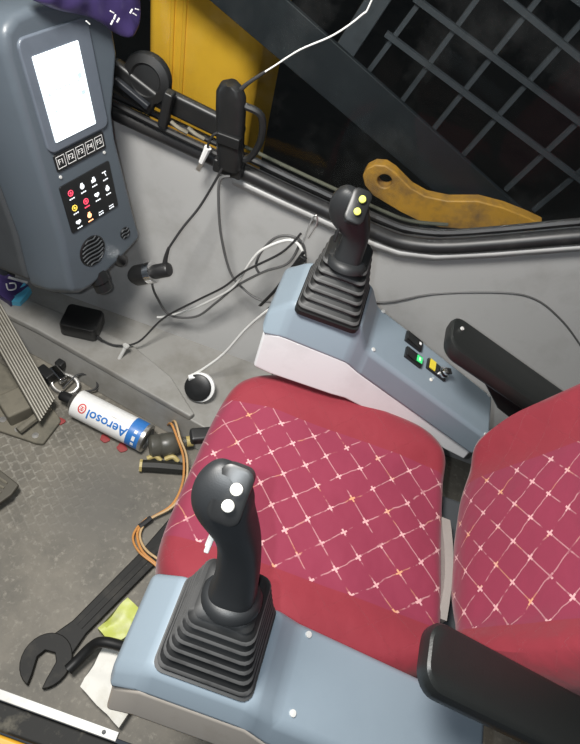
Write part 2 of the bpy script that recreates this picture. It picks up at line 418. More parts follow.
bar(ext((-.15,1.03),(.2,.945), .2, .2), .011)
for a, b in [((-.292,.734),(-.236,.893)), ((-.196,.711),(-.134,.932)), ((-.104,.68),(-.028,.965)), ((-.014,.65),(.055,.911)), ((.123,.626),(.168,.786))]:
    bar(ext(a, b, .04, .35), .010)
bar(ext((.21,.60),(.27,.80), .04, .3), .010)
bm = bmesh.new(); box(bm, ext((-.365,0,0),(-.365,0,0),0,0)[0]*0 + Vector((-.315, .845, .88)), (.045, .02, .42), Matrix.Rotation(R_(18), 3, 'Y')); obj('post', bm, M['guardbar'], t, bevel=.003)
# orange lug
br = [(-.225,.560),(-.222,.580),(-.207,.597),(-.184,.604),(-.160,.598),(-.140,.588),(-.110,.573),(-.07,.566),(-.02,.574),(.042,.600),(.10,.606),(.162,.604),(.20,.600),(.19,.575),(.10,.535),(-.006,.500),(-.06,.497),(-.109,.503),(-.15,.512),(-.185,.520),(-.212,.538)]
hole = [(-.172+.017*math.cos(a), .566+.017*math.sin(a)) for a in [2*math.pi*k/20 for k in range(20)]]
bm = bmesh.new()
o_ = [bm.verts.new((x, .75, z)) for x, z in br]; h_ = [bm.verts.new((x, .75, z)) for x, z in hole]
es = [bm.edges.new((o_[i], o_[(i+1) % len(o_)])) for i in range(len(o_))] + [bm.edges.new((h_[i], h_[(i+1) % 20])) for i in range(20)]
bmesh.ops.triangle_fill(bm, use_beauty=True, edges=es)
g = bmesh.ops.extrude_face_region(bm, geom=bm.faces[:]); bmesh.ops.translate(bm, verts=[v for v in g['geom'] if isinstance(v, bmesh.types.BMVert)], vec=(0, .03, 0))
t = thing('lifting_lug', 'worn orange steel lug with a round hole beyond the window sill', 'bracket', (0, .77, .5))
obj('lug_plate', bm, M['lugpaint'], t, bevel=.004)
bm = bmesh.new(); prism(bm, [(-.05,.762,.53),(.14,.762,.58),(.14,.762,-.9),(-.05,.762,-.9)], (0, .02, 0)); obj('lug_stem', bm, M['guard'], t)

# ================================================================ display pod
PA, PT = R_(73), R_(11)
pu = Vector((math.cos(PA), math.sin(PA), 0)); bk = Vector((-math.sin(PA), math.cos(PA), 0))
pv = Vector((0,0,1))*math.cos(PT) + bk*math.sin(PT); pn = pu.cross(pv)
PO = Vector((-.742, .382, .755))
PM = Matrix((pu, pv, pn)).transposed()
PM4 = PM.to_4x4(); PM4.translation = PO
def pp(u, v, n=0): return PO + pu*u + pv*v + pn*n
pod = thing('display_console', 'slate grey instrument pod with a lit screen and button keypads by the window', 'instrument panel', pp(0, -.38, -.05))
outl = [(-.084,.075),(-.075,.105),(-.05,.120),(.0,.124),(.09,.118),(.122,.10),(.135,.07),(.135,.02),(.098,-.075),(.094,-.122),(.104,-.293),(.111,-.355),(.035,-.376),(-.050,-.390),(-.080,-.386),(-.100,-.37),(-.098,-.33),(-.088,-.25),(-.087,-.109)]
def off(poly, du, dv, e):
    cu = sum(p[0] for p in poly)/len(poly); cv = sum(p[1] for p in poly)/len(poly)
    return [(cu+(p[0]-cu)*(1+e)+du, cv+(p[1]-cv)*(1+e)+dv) for p in poly]
bm = bmesh.new()
loft(bm, [[pp(u, v, .0) for u, v in outl], [pp(u-.016, v-.004, -.055) for u, v in off(outl, 0, 0, .03)], [pp(u-.018, v-.02, -.115) for u, v in off(outl, 0, 0, .02)]])
shell = obj('shell', bm, M['pod'], pod, bevel=.012, seg=4)
bm = bmesh.new()
loft(bm, [[pp(u-.03, v-.02, -.11) for u, v in off(outl, 0, 0, -.06)], [pp(u-.05, v-.03, -.24) for u, v in off(outl, 0, 0, -.1)]])
obj('rear_housing', bm, M['poddark'], pod, bevel=.01)
obj('mounting_arm', BX(pp(.02, -.1, -.29), (.10, .10, .14), PM), M['poddark'], pod, bevel=.01)
# raised bezel with lit screen
def rrect(u0, v0, u1, v1, r, k=5):
    out = []
    for cx, cy, a0 in ((u1-r, v1-r, 0), (u0+r, v1-r, 90), (u0+r, v0+r, 180), (u1-r, v0+r, 270)):
        for i in range(k+1):
            a = R_(a0+90*i/k); out.append((cx+r*math.cos(a), cy+r*math.sin(a)))
    return out
def plate(name, poly, n0, n1, material, parent, bevel=.0, **k):
    bm = bmesh.new(); loft(bm, [[pp(u, v, n0) for u, v in poly], [pp(u, v, n1) for u, v in poly]])
    return obj(name, bm, material, parent, bevel=bevel, **k)
plate('bezel', rrect(-.063, -.088, .078, .092, .014), -.004, .0045, M['bezel'], pod, .003)
scr = plate('screen', rrect(-.0455, -.072, .0475, .064, .002), .003, .0056, M['screen'], pod)
bm = bmesh.new()
for k in range(6): box(bm, pp(-.018+.0095*k, .008+random.uniform(-.001,.001), .0058), (.005, .0022, .0006), PM)
for k in range(7): box(bm, pp(-.012+.0075*k, -.006+random.uniform(-.001,.001), .0058), (.004, .0016, .0006), PM)
box(bm, pp(.035, .014, .0058), (.008, .008, .0006), PM); box(bm, pp(.035, -.013, .0058), (.008, .007, .0006), PM)
box(bm, pp(-.033, .004, .0058), (.005, .005, .0006), PM); box(bm, pp(-.028, -.024, .0058), (.004, .004, .0006), PM)
obj('screen_glyphs', bm, M['screentext'], scr, smooth=False)
fk = plate('function_key_strip', rrect(-.056, -.124, .062, -.092, .004), -.002, .0025, M['switch'], pod, .001)
for k in range(5):
    u = -.0435+.0228*k; v = -.1075
    bm = bmesh.new()
    for du, dv, su, sv in ((0,.0105,.0178,.0008),(0,-.0105,.0178,.0008),(-.0089,0,.0008,.0218),(.0089,0,.0008,.0218)):
        box(bm, pp(u+du, v+dv, .0027), (su, sv, .0006), PM)
    kk = obj('function_key', bm, M['white'], fk, smooth=False)
    mt = PM4.copy(); mt.translation = pp(u, v, .0027)
    glyphs('F%d' % (k+1), .0135, mt, M['white'], 'key_legend', kk)
kp = plate('keypad', rrect(-.062, -.248, .062, -.150, .004), -.002, .0025, M['switch'], pod, .001)
icm = {(0,0):'ired', (0,1):'iamber', (1,1):'ired', (1,2):'iorange'}
for c in range(4):
    for r in range(3):
        u = -.042+.0285*c; v = -.170-.031*r; mm = M[icm.get((c, r), 'iwhite')]
        bm = bmesh.new(); kind = (c*3+r) % 5
        if (c, r) in ((0,0),(0,1),(1,1)):
            for a in range(12):
                an = a*math.pi/6; box(bm, pp(u+.0052*math.cos(an), v+.0052*math.sin(an), .0028), (.003, .0014, .0006), PM @ Matrix.Rotation(an+math.pi/2, 3, 'Z'))
            box(bm, pp(u, v, .0028), (.004, .0018, .0006), PM); box(bm, pp(u, v, .0028), (.0016, .005, .0006), PM)
        elif (c, r) in ((2,2),(3,2)): box(bm, pp(u, v-.0065, .0028), (.012, .0012, .0006), PM)
        elif kind in (0, 3):
            lathe(bm, [(.005, -.0003), (.005, .0003)], pp(u, v, .0028), pn, 14); box(bm, pp(u, v+.006, .0028), (.005, .002, .0006), PM)
        elif kind == 1:
            box(bm, pp(u, v-.001, .0028), (.010, .006, .0006), PM); box(bm, pp(u+.001, v+.004, .0028), (.005, .004, .0006), PM)
        elif kind == 2:
            for s in (-1, 1): lathe(bm, [(.0033, -.0003), (.0033, .0003)], pp(u+.0028*s, v+.001, .0028), pn, 12)
            box(bm, pp(u, v-.0018, .0028), (.0046, .0046, .0006), PM @ Matrix.Rotation(math.pi/4, 3, 'Z'))
        else:
            box(bm, pp(u, v+.004, .0028), (.010, .0018, .0006), PM); box(bm, pp(u+.002, v-.001, .0028), (.0016, .008, .0006), PM @ Matrix.Rotation(.3, 3, 'Z'))
        ic = obj('keypad_icon', bm, mm, kp, smooth=False)
        bm = bmesh.new()
        for q in (-1, 0, 1): box(bm, pp(u+.0045*q, v-.0115, .0028), (.003, .0022, .0006), PM)
        obj('indicator_dots', bm, M['iorange'] if (c, r) == (1, 2) else M['ired'] if (c, r) == (1, 1) else M['iwhite'], ic, smooth=False)
def grille(u, v, r, n, nm):
    g = obj(nm, LT([(r*1.08, -.004), (r*1.08, .001), (r, .0022), (r*.96, .0006), (r*.2, .0004)], pp(u, v), pn, 28), M['switch'], pod)
    bm = bmesh.new()
    for k in range(n):
        h = -r+2*r*(k+.5)/n; L = math.sqrt(max(r*r-h*h, 0))*1.8
        tube(bm, [pp(u-L/2, v+h-.002, .0015), pp(u-L/4, v+h+.0015, .0022), pp(u+L/4, v+h-.001, .0022), pp(u+L/2, v+h+.002, .0015)], .0014, seg=6, smooth=3)
    obj('slat', bm, M['poddark'], g); return g
grille(-.026, -.310, .031, 7, 'speaker_grille'); grille(.066, -.318, .0125, 3, 'sensor_grille')
dn = -pv
obj('key_switch', LT([(.022, -.014), (.022, .012), (.0185, .014), (.0185, .034), (.015, .037)], pp(-.019, -.388, -.016), (dn+pn*.30).normalized(), 24), M['switch'], pod)
obj('power_socket', LT([(.015, -.02), (.015, .012), (.013, .016)], pp(.043, -.378, -.014), (dn+pu*.6).normalized(), 20), M['gasket'], pod)
for u, v in ((-.052, -.134), (.056, -.132)): screw('screw', pp(u, v, .001), pn, pod, .003)
screw('screw', pp(-.093, -.265, -.085), (PM @ Vector((-1, .1, .35))), pod, .005)

# purple bag draped on the pod
bm = bmesh.new(); rings = []
low = [(-.035,.135),(0,.117),(.034,.106),(.068,.096),(.10,.074),(.143,.036),(.172,.036),(.188,.062)]
for i in range(19):
    t_ = i/18; u = -.035+.223*t_
    for (ua, va), (ub, vb) in zip(low, low[1:]):
        if ua <= u <= ub+1e-9: vl = va+(vb-va)*(u-ua)/(ub-ua)
    vt = .170; hh = math.sin(math.pi*(t_*.9+.05))**.5; ring = []
    for k in range(24):
        a = 2*math.pi*k/24; vv = (vl+vt)/2 + (vt-vl)/2*math.sin(a)*(.35+.65*hh)
        q = noise.noise(Vector((u*45, vv*28, 1.7)))
        ring.append(pp(u, vv, .018 + .015*hh*math.cos(a) + .010*q))
    rings.append(ring)
loft(bm, rings)
bag = thing('plastic_bag', 'purple plastic bag draped over the top of the grey display pod', 'bag', pp(.1, .07, .01))
obj('film', bm, M['purple'], bag, sub=1)
for u, v in ((.055,.097),(.108,.100),(.112,.092),(.104,.086),(.118,.086),(.150,.092),(.157,.086),(.164,.092)):
    obj('print_stroke', BX(pp(u-.01, v, .0405), (.008, .0016, .002), PM @ Matrix.Rotation(random.uniform(-1, 1), 3, 'Z')), M['white'], bag, smooth=False, label='small white print stroke')

# ================================================================ seat
seat = thing('driver_seat', 'red quilted driver seat between the two joystick consoles', 'seat', (-.08, 0, 0))
obj('base_box', BX((-.08, 0, .15), (.34, .30, .30)), M['poddark'], seat, bevel=.01)
def zc(x, y):
    b = sstep(.125, .185, abs(y)); return .016*b*(1-.3*sstep(.1, -.2, x)) - .022*sstep(-.12, -.24, x) + .008*(1-(y/.2)**2) - .012*sstep(.1,.24,x)*(1-b)
M['fab'] = make_fabric('red_seat_cover', -.235, .30, .138, (.25, .032, .066), (.25, .028, .042), .0445, (.01, .012))
M['fabback'] = make_fabric('red_back_cover', .035, .9, .132, (.25, .032, .066), (.25, .028, .042), .0445, (.02, .0), -.024)
cb = pillow(.230, .236, .12, zc, loc=(-.105, .0, .430), n=5)
for v in cb.verts:                                   # rear edge runs slightly askew
    v.co.x += .030*sstep(-.05, .12, v.co.x)*sstep(.12, -.22, v.co.y)
    if v.co.z > .40: v.co.z += .005*noise.noise(Vector((v.co.x*9+v.co.y*5, v.co.y*7, 3.1)))
obj('cushion', cb, M['fab'], seat)
ln = R_(20)
hd = Vector((math.sin(ln), 0, math.cos(ln))); nb = Vector((-math.cos(ln), 0, math.sin(ln)))   # up the back, out of the back
BRm = Matrix((hd, nb.cross(hd), nb)).transposed()
def zb(x, y):
    b = sstep(.13, .2, abs(y)); return .030*b + .012*(1-(y/.2)**2) - .02*sstep(-.2, -.29, x)
bmb = pillow(.29, .224, .10, zb, n=3.4, rnd=.06)
uvl = bmb.loops.layers.uv.active
for f in bmb.faces:
    for l in f.loops: l[uvl].uv = (l[uvl].uv[0]+.29, l[uvl].uv[1])
mt = BRm.to_4x4(); mt.translation = Vector((.129, .012, .40)) + hd*.29
bmb.transform(mt); obj('backrest', bmb, M['fabback'], seat)
obj('rear_link', BX((.16, 0, .33), (.16, .26, .08)), M['poddark'], seat, bevel=.01)
bm = bmesh.new()
loft(bm, [[(.134-.0016*k+.002*math.sin(k*.7), y, z) for y, z in ((-.115+.175*k/8, .34), (-.115+.175*k/8, .402+.028*math.sin(math.pi*(k+1)/10)))] + [(.150-.0016*k, y, z) for y, z in ((-.115+.175*k/8, .402+.026*math.sin(math.pi*(k+1)/10)), (-.115+.175*k/8, .34))] for k in range(9)])
obj('mesh_strip', bm, M['mesh'], seat, label='beige mesh strip in the gap of the seat')
bm = bmesh.new(); box(bm, (-.338, .075, .365), (.055, .028, .022), Matrix.Rotation(.5, 3, 'Z')); obj('adjuster_lever', bm, M['black'], seat, bevel=.006, label='black lever under the cushion front')

# ================================================================ consoles
def console(s, name, label, zr, xr, shellmat, ztj, zp0):
    """s=+1 far side, -1 near side; yi = seat side, yo = outer side"""
    t = thing(name, label, 'console', (-.05, s*.295, 0))
    def Y(v): return s*v
    #      x      top z    seat edge, outer edge, seat-side skirt (y, drop), shell bottom z (seat side)
    st = [(-.302, ztj-.042, .232, .350, .198, .020, .470), (-.262, ztj, .236, .348, .200, .062, .462), (-.140, ztj, .236, .348, .206, .075, .458), (-.112, zp0, .236, .352, .211, .045, .455), (xr, zr, .240, .352, .243, .075, zr-.10)]
    if s < 0: st = [(x, zt, .243, yo, (.238, .239, .240, .240, .243)[i], dz, zs) for i, (x, zt, yi, yo, ys, dz, zs) in enumerate(st)]
    rings = []; sh = []
    for i, (x, zt, yi, yo, ys, dz, zs) in enumerate(st):
        zbm = zt-dz; zbo = zt-(.020 if i == 0 else .032 if s < 0 else .062)
        rings.append([(x, Y(ys), zbm), (x, Y(yi), zt), (x, Y(yo), zt), (x, Y(yo+.022), zbo)])
        sx = x + (.006 if i == 0 else -.006 if i == len(st)-1 else 0)
        zo = zbo-(.045 if s < 0 else .09)
        e = -.001 if i == 0 else .006
        sh.append([(sx, Y(ys-(.010 if i < 4 else -.001)), min(zs, zbm-.02)), (sx, Y(ys+.004), zbm+e), (sx, Y(yo+.0185), zbo+e), (sx, Y(yo+(.040 if s < 0 else .018)), zo)])
    bm = bmesh.new(); loft(bm, rings); obj('cover', bm, M['console'], t, bevel=.009, seg=4, ang=10)
    bm = bmesh.new(); loft(bm, sh); obj('lower_shell', bm, shellmat, t, bevel=.006, label='pale lower shell')
    obj('mounting_post', BX((.03, Y(.29), .23), (.12, .09, .46)), M['poddark'], t, bevel=.005)
    return t
nc = console(-1, 'joystick_console', 'blue grey joystick console nearest the door sill', .512, .175, M['shellbeige'], .62, .598)
fc = console(1, 'joystick_console', 'blue grey joystick console on the window side with rocker switches', .438, .188, M['shell'], .62, .568)
def pz(s, x): return (.598-(x+.112)*.2997) if s < 0 else (.568-(x+.112)*.437)
for x, y in ((-.093,-.336),(-.097,-.252),(.165,-.245)): screw('screw', (x, y, pz(-1, x)+.0012), (.28, 0, .96), nc, .004)
for x, y in ((-.100,.247),(-.100,.347),(.176,.247),(.176,.345)): screw('screw', (x, y, pz(1, x)+.0012), (.40, 0, .92), fc, .0038)

def pan(x, y, n=0): return Vector((x, y, pz(1, x))) + Vector((.40, 0, .917))*n
PR = frame((.40, 0, .917), (.917, 0, -.4))
def rocker(x, y, lab, mark):
    bm = BX(pan(x, y, .002), (.042, .026, .008), PR); k = obj('rocker_switch', bm, M['switch'], fc, bevel=.0015, label=lab)
    bm = bmesh.new(); prism(bm, [pan(x-.018, y-.010, .005)+Vector((0,0,0)), pan(x-.018, y-.010, .009), pan(x, y-.010, .0055), pan(x+.018, y-.010, .0075), pan(x+.018, y-.010, .005)], (0, .020, 0)); obj('rocker', bm, M['black'], k, bevel=.001)
    if mark == 'green':
        obj('legend', BX(pan(x+.010, y, .0085), (.013, .015, .001), PR @ Matrix.Rotation(-.06, 3, 'Y')), M['green'], k, label='green lit legend')
        obj('legend_mark', BX(pan(x+.010, y, .0092), (.004, .008, .0006), PR), M['white'], k)
    else: obj('legend', BX(pan(x+.011, y, .0088), (.005, .006, .001), PR), M['white'], k, label='small white legend')
rocker(-.024, .331, 'black rocker switch with white mark', 'white'); rocker(-.018, .294, 'black rocker switch with green lit legend', 'green')
ks = obj('selector_switch', BX(pan(.037, .306, .002), (.050, .026, .008), PR), M['switch'], fc, bevel=.0015)
obj('yellow_face', BX(pan(.024, .306, .0065), (.014, .022, .003), PR), M['amber'], ks, label='yellow switch face')
obj('dial', LT([(.012, .004), (.012, .010), (.008, .013), (.008, .017)], pan(.050, .306, 0), (.4, 0, .917), 20), M['chrome'], ks, label='chrome dial')
obj('dial_cap', BX(pan(.052, .306, .019), (.013, .012, .005), PR @ Matrix.Rotation(.5, 3, 'Z')), M['black'], ks, bevel=.001)
screw('indicator_lamp', pan(.030, .276, .001), (.4, 0, .917), fc, .0035, M['btnwhite'])

# ---------------------------------------------------------------- joysticks
def rr3(cx, cy, hx, hy, z, r, k=4, sk=(0, 0)):
    return [(x+sk[0]*0, y, z) for x, y in rrect(cx-hx, cy-hy, cx+hx, cy+hy, min(r, hx*.9, hy*.9), k)]
def joystick(label, base, top, ztop, rings, steps, btnm, plate_c, plate_n, btns, trig, trig_dir, group):
    cx, cy, hx, hy = base; tx, ty, th_x, th_y = top
    t = thing('joystick', label, 'joystick', (cx, cy, .62), group)
    bm = bmesh.new(); rs = [rr3(cx, cy, hx+.001, hy+.001, .612, .012), rr3(cx, cy, hx+.001, hy+.001, .6215, .012)]
    for i in range(steps):
        f0 = i/steps; f1 = (i+.55)/steps; f2 = (i+.75)/steps; f3 = (i+1)/steps
        for f, sh in ((f0, -.007), (f0+.10/steps, -.001), (f0+.30/steps, .0005), (f1, -.0005), (f2, -.0065)):
            g = f**.85; z = .622 + (ztop-.622)*f
            rs.append(rr3(cx+(tx-cx)*g, cy+(ty-cy)*g, hx+(th_x-hx)*g+sh, hy+(th_y-hy)*g+sh, z, .012))
    rs.append(rr3(tx, ty, th_x-.004, th_y-.004, ztop, .01)); rs.append(rr3(tx, ty, th_x*.7, th_y*.7, ztop+.004, .01))
    loft(bm, rs)
    bm.faces.ensure_lookup_table(); nv = len(rs[0])
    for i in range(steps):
        for row in (2+5*i,):                      # paler rubber on the outer rim of every pleat
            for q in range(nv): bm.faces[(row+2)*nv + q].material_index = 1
    ob = obj('bellows_boot', bm, M['rubber'], t); ob.data.materials.append(M['rubberrim'])
    # grip
    P = [Vector(r[:3]) for r in rings]; bm = bmesh.new(); out = []
    for i, r in enumerate(rings):
        d = (P[min(i+1, len(P)-1)]-P[max(i-1, 0)]).normalized(); f = frame(d)
        hw = r[3]; dp = r[4]
        out.append([P[i] + f @ Vector((*supell(hw, dp, 2.6, k, 28), 0)) for k in range(28)])
    loft(bm, out); g = obj('grip', bm, M['grip'], t, sub=2)
    lathe_b = LT([(.032, -.004), (.0315, .003), (.028, .0075), (.022, .0105)], P[0] + (P[2]-P[0]).normalized()*.003, (P[2]-P[0]), 28)
    obj('collar', lathe_b, M['grip'], t)
    f = frame(plate_n, (1, 0, 0)); c = Vector(plate_c)
    bm = bmesh.new(); pl = rrect(-.0145, -.025, .0145, .025, .009)
    loft(bm, [[c + f @ Vector((u, v, -.014)) for u, v in pl], [c + f @ Vector((u, v, 0)) for u, v in pl], [c + f @ Vector((u*.86, v*.9, .0015)) for u, v in pl]])
    obj('face_plate', bm, M['black'], g)
    for u, v in btns:
        bb = obj('thumb_button', LT([(.0035, -.003), (.0035, .004), (.0052, .0048), (.0054, .0070), (.0044, .0084), (.002, .009)], c + f @ Vector((u, v, 0)), f @ Vector((.12, -.1, 1)), 18), btnm, g, label='pale thumb button')
    tc = Vector(trig); td = Vector(trig_dir).normalized()
    bm = bmesh.new(); fr = frame(td, (0, 1, 0))
    box(bm, tc, (.0065, .005, .027), fr); box(bm, tc + fr @ Vector((.005, .001, -.004)), (.007, .005, .012), fr)
    obj('trigger', bm, M['fixing'] if plate_n[0] < 0 else M['black'], g, bevel=.0015, label='chrome trigger' if plate_n[0] < 0 else None)
    return t
NEAR = [(-.204,-.271,.706,.0278,.027),(-.206,-.265,.722,.0236,.023),(-.207,-.258,.740,.0221,.022),(-.212,-.249,.770,.0208,.0205),(-.218,-.243,.798,.0198,.0200),(-.228,-.240,.823,.0208,.0215),(-.238,-.238,.838,.0250,.0220),(-.2445,-.235,.852,.0285,.0215),(-.2475,-.229,.865,.0255,.019),(-.248,-.224,.874,.0205,.015),(-.249,-.219,.881,.0135,.010),(-.248,-.217,.885,.0055,.004)]
FAR = [(-.201,.273,.704,.0250,.024),(-.203,.278,.720,.0224,.022),(-.202,.282,.743,.0212,.021),(-.203,.283,.761,.0209,.020),(-.209,.282,.775,.0229,.021),(-.222,.280,.788,.0300,.022),(-.228,.278,.802,.0310,.0215),(-.231,.276,.816,.0283,.019),(-.231,.275,.830,.0213,.014),(-.229,.275,.839,.0114,.008)]
joystick('black joystick with two ivory buttons and chrome trigger on the console nearest the door', (-.202,-.293,.056,.052), (-.205,-.270,.036,.034), .706, NEAR, 6, M['btnwhite'], (-.2385,-.2400,.8755), (-.05,-.62,.79), ((.003,.0085),(.001,-.0065)), (-.2425,-.251,.792), (.05,.72,.68), None)
joystick('black joystick with two lemon yellow buttons in front of the window', (-.200,.281,.056,.060), (-.203,.300,.036,.034), .714, FAR, 6, M['btnyellow'], (-.2165,.2555,.8285), (.10,-.62,.77), ((.001,.0095),(.000,-.009)), (-.232,.262,.766), (.0,.35,.9), None)

# ---------------------------------------------------------------- armrests
def armrest(label, y0, y1, ztop, x0, x1, sl, inner):
    t = thing('armrest', label, 'armrest', (x1-.05, (y0+y1)/2, 0), 'armrests of the driver seat')
    pl = []
    w_ = y1-y0
    for x, y in rrect(x0, y0, x1, y1, w_*.32, 6): pl.append((x, y))
    bm = bmesh.new()
    def zz(x): return ztop - sl*(x-x0)
    def inset(k): return [(x0+(x-x0)*(1-k*.5)+k*.04*(x1-x0)*0 + (k*w_*.3 if x < x0+.05 else 0), (y0+y1)/2+(y-(y0+y1)/2)*(1-k)) for x, y in pl]
    loft(bm, [[(x, y, zz(x)-.034) for x, y in inset(.14)], [(x, y, zz(x)-.026) for x, y in inset(0)], [(x, y, zz(x)-.012) for x, y in inset(0)], [(x, y, zz(x)-.003) for x, y in inset(.09)], [(x, y, zz(x)) for x, y in inset(.22)]])
    obj('pad', bm, M['arm'], t)
    ym = (y0+y1)/2
    bm = bmesh.new(); prism(bm, [(x0+.09, ym-.02, zz(x0+.09)-.04), (x1, ym-.02, zz(x1)-.04), (x1, ym-.02, zz(x1)-.11), (x0+.16, ym-.02, zz(x0+.16)-.085)], (0, .04, 0)); obj('support_bracket', bm, M['black'], t, bevel=.004)
    bm = bmesh.new(); box(bm, (x1-.03, ym, (zz(x1)-.08)/2), (.05, .04, zz(x1)-.08)); obj('support_post', bm, M['poddark'], t)
    return t
fa = armrest('black armrest on the window side of the seat', .247, .332, .640, .008, .42, .34, 1)
screw('screw', (.030, .30, .6355), (.3, 0, .95), fa, .0035)
na = armrest('black armrest nearest the door crossing the front of the backrest', -.290, -.214, .704, .010, .42, .37, -1)
bm = BX((.19, -.2735, .573), (.032, .006, .022)); tag(obj('warning_tag', bm, M['amber'], na, bevel=.002), 'yellow tag under the armrest', None)

# ================================================================ window sill clutter
t = thing('window_latch', 'black sliding window latch with a rounded knob behind the display pod', 'latch', (-.62, .555, .63))
ld = Vector((.235, 0, -.03)).normalized()
obj('latch_body', BX((-.600, .556, .690), (.26, .020, .046), Matrix.Rotation(R_(7), 3, 'Y')), M['black'], t, bevel=.008)
bm = LT([(.044, -.016), (.047, -.006), (.044, .004), (.030, .009), (.026, .004), (.008, .005)], (-.668, .545, .727), (.05, -1, .15), 28); obj('knob', bm, M['black'], t)
obj('catch_block', BX((-.695, .545, .702), (.10, .022, .055), Matrix.Rotation(R_(22), 3, 'Y')), M['black'], t, bevel=.008)
obj('slide_rail', TB([(-.75, .538, .660), (-.62, .534, .645), (-.50, .534, .632)], .006, seg=8), M['gasket'], t)
obj('clamp', BX((-.622, .532, .690), (.018, .022, .075), Matrix.Rotation(R_(10), 3, 'Y')), M['black'], t, bevel=.004)
for x in (-.595, -.56): obj('spring_clip', TB([(x-.016, .531, .668), (x, .527, .664), (x+.018, .531, .657)], .004, seg=6), M['pedalbase'], t, label='dull metal clip')
obj('release_lever', BX((-.69, .527, .70), (.075, .012, .012), Matrix.Rotation(R_(25), 3, 'Y')), M['guard'], t, bevel=.003)

t = thing('phone_holder', 'upright black phone clamp holder on the window rubber', 'phone holder', (-.480, .525, .60))
bm = bmesh.new(); rs = []
for z, hx in ((.622,.018),(.628,.025),(.66,.027),(.70,.027),(.74,.028),(.77,.027),(.784,.020),(.789,.008)):
    cx = -.478-.022*(z-.6)/.2
    rs.append([(cx+supell(hx, .016, 3, k, 20)[0], .522+supell(hx, .016, 3, k, 20)[1], z) for k in range(20)])
loft(bm, rs); obj('clamp_body', bm, M['black'], t)
obj('jaw', BX((-.486, .506, .69), (.046, .012, .022)), M['rubber'], t, bevel=.003)
obj('side_arm', TB([(-.47,.525,.755),(-.438,.53,.745),(-.430,.53,.70),(-.445,.53,.655),(-.47,.525,.645)], .007), M['black'], t)
obj('lead_stub', TB([(-.484,.522,.778),(-.470,.525,.797),(-.445,.532,.823)], lambda f: .0045-.002*f), M['cableblack'], t)
obj('sill_clamp', BX((-.485, .53, .618), (.06, .03, .03)), M['black'], t, bevel=.005)

tag(obj('antenna_wire', TB([(-.450,.531,.818),(-.430,.535,.838),(-.394,.535,.876),(-.346,.535,.915),(-.312,.535,.955),(-.303,.535,.979),(-.29,.54,1.1),(-.28,.55,1.3),(-.28,.55,1.74)], .0014), M['cablewhite']), 'thin white wire rising across the window from the phone holder', 'wire')
t = thing('usb_cable', 'short black lead with a white plug dangling below the phone holder', 'cable', (-.535, .53, .586))
obj('lead', TB([(-.497,.512,.700),(-.515,.51,.69),(-.526,.515,.668),(-.530,.52,.645)], .0026), M['cableblack'], t)
obj('plug', TB([(-.529,.52,.650),(-.534,.52,.632),(-.540,.52,.612)], lambda f: .0075-.002*f, smooth=3), M['white'], t, label='white plug')
obj('plug_tip', BX((-.542,.52,.602), (.009,.005,.022), Matrix.Rotation(R_(18), 3, 'Y')), M['steel'], t)

tag(obj('black_cable', TB([(-.475,.512,.61),(-.492,.505,.60),(-.489,.50,.554),(-.471,.495,.466),(-.436,.49,.375),(-.396,.485,.343),(-.354,.48,.333),(-.311,.48,.348),(-.272,.49,.395),(-.274,.49,.468),(-.293,.50,.518),(-.325,.50,.529),(-.356,.495,.512),(-.377,.49,.465),(-.380,.485,.427),(-.367,.485,.408)], .0030), M['cablegrey']), 'dark cable hanging from the phone holder and looping into the wall bundle', 'cable')
lt = thing('lighter_plug', 'black and chrome car charger plug in the socket under the pod', 'charger', (-.60, .43, .33))
a_ = Vector((-.642,.410,.336)); b_ = Vector((-.548,.420,.398)); ax = (b_-a_).normalized()
obj('plug_body', LT([(.012,-.004),(.016,0),(.0235,.012),(.0235,.046),(.020,.050)], a_, ax, 24), M['black'], lt)
obj('metal_ring', LT([(.0245,.044),(.0245,.060),(.020,.062)], a_, ax, 24), M['chrome'], lt, label='chrome ring')
obj('plug_cap', LT([(.0165,.060),(.0165,.098),(.014,.102),(.008,.103)], a_, ax, 20), M['gasket'], lt)
obj('strain_relief', TB([a_+ax*.088, a_+ax*.088+Vector((.0,.006,.03)), a_+ax*.088+Vector((.004,.012,.06))], lambda f: .007-.004*f, smooth=3), M['cableblack'], lt)
obj('lead_stub', TB([a_+ax*.040, a_+ax*.042+Vector((.004,.012,-.028))], .007, smooth=0), M['cablegrey'], lt)
tag(obj('charger_lead', TB([(-.490,.510,.63),(-.506,.500,.58),(-.524,.484,.53),(-.545,.458,.49),(-.558,.440,.460),(-.5655,.430,.440)], .0027), M['cableblack']), 'straight black lead from the phone holder down to the charger plug', 'cable')
tag(obj('grey_cable', TB([(-.600,.437,.345),(-.613,.455,.285),(-.604,.462,.235),(-.566,.46,.186),(-.499,.465,.210),(-.453,.47,.283),(-.412,.475,.357),(-.358,.475,.429),(-.313,.475,.475),(-.300,.48,.525),(-.306,.485,.545)], .0030), M['cablegrey']), 'grey cable curling from the charger plug along the wall bundle', 'cable')
tag(obj('white_cable', TB([(-.60,.459,.16),(-.575,.465,.171),(-.518,.468,.224),(-.458,.47,.296),(-.416,.47,.362),(-.389,.47,.455),(-.367,.47,.500),(-.320,.47,.544),(-.288,.465,.531),(-.276,.465,.479),(-.295,.465,.432),(-.300,.45,.41),(-.29,.42,.45),(-.265,.40,.489),(-.30,.40,.43),(-.325,.40,.385),(-.359,.40,.306),(-.395,.385,.21),(-.435,.362,.15),(-.462,.345,.125)], .0030), M['cablewhite']), 'white cable looped through the bundle and down to the round puck', 'cable')
t = thing('power_adapter', 'flat black power adapter box lying on the grey ledge below the pod', 'adapter', (-.775, .39, .102))
bm = bmesh.new(); rt = Matrix.Rotation(R_(9), 3, 'Z')
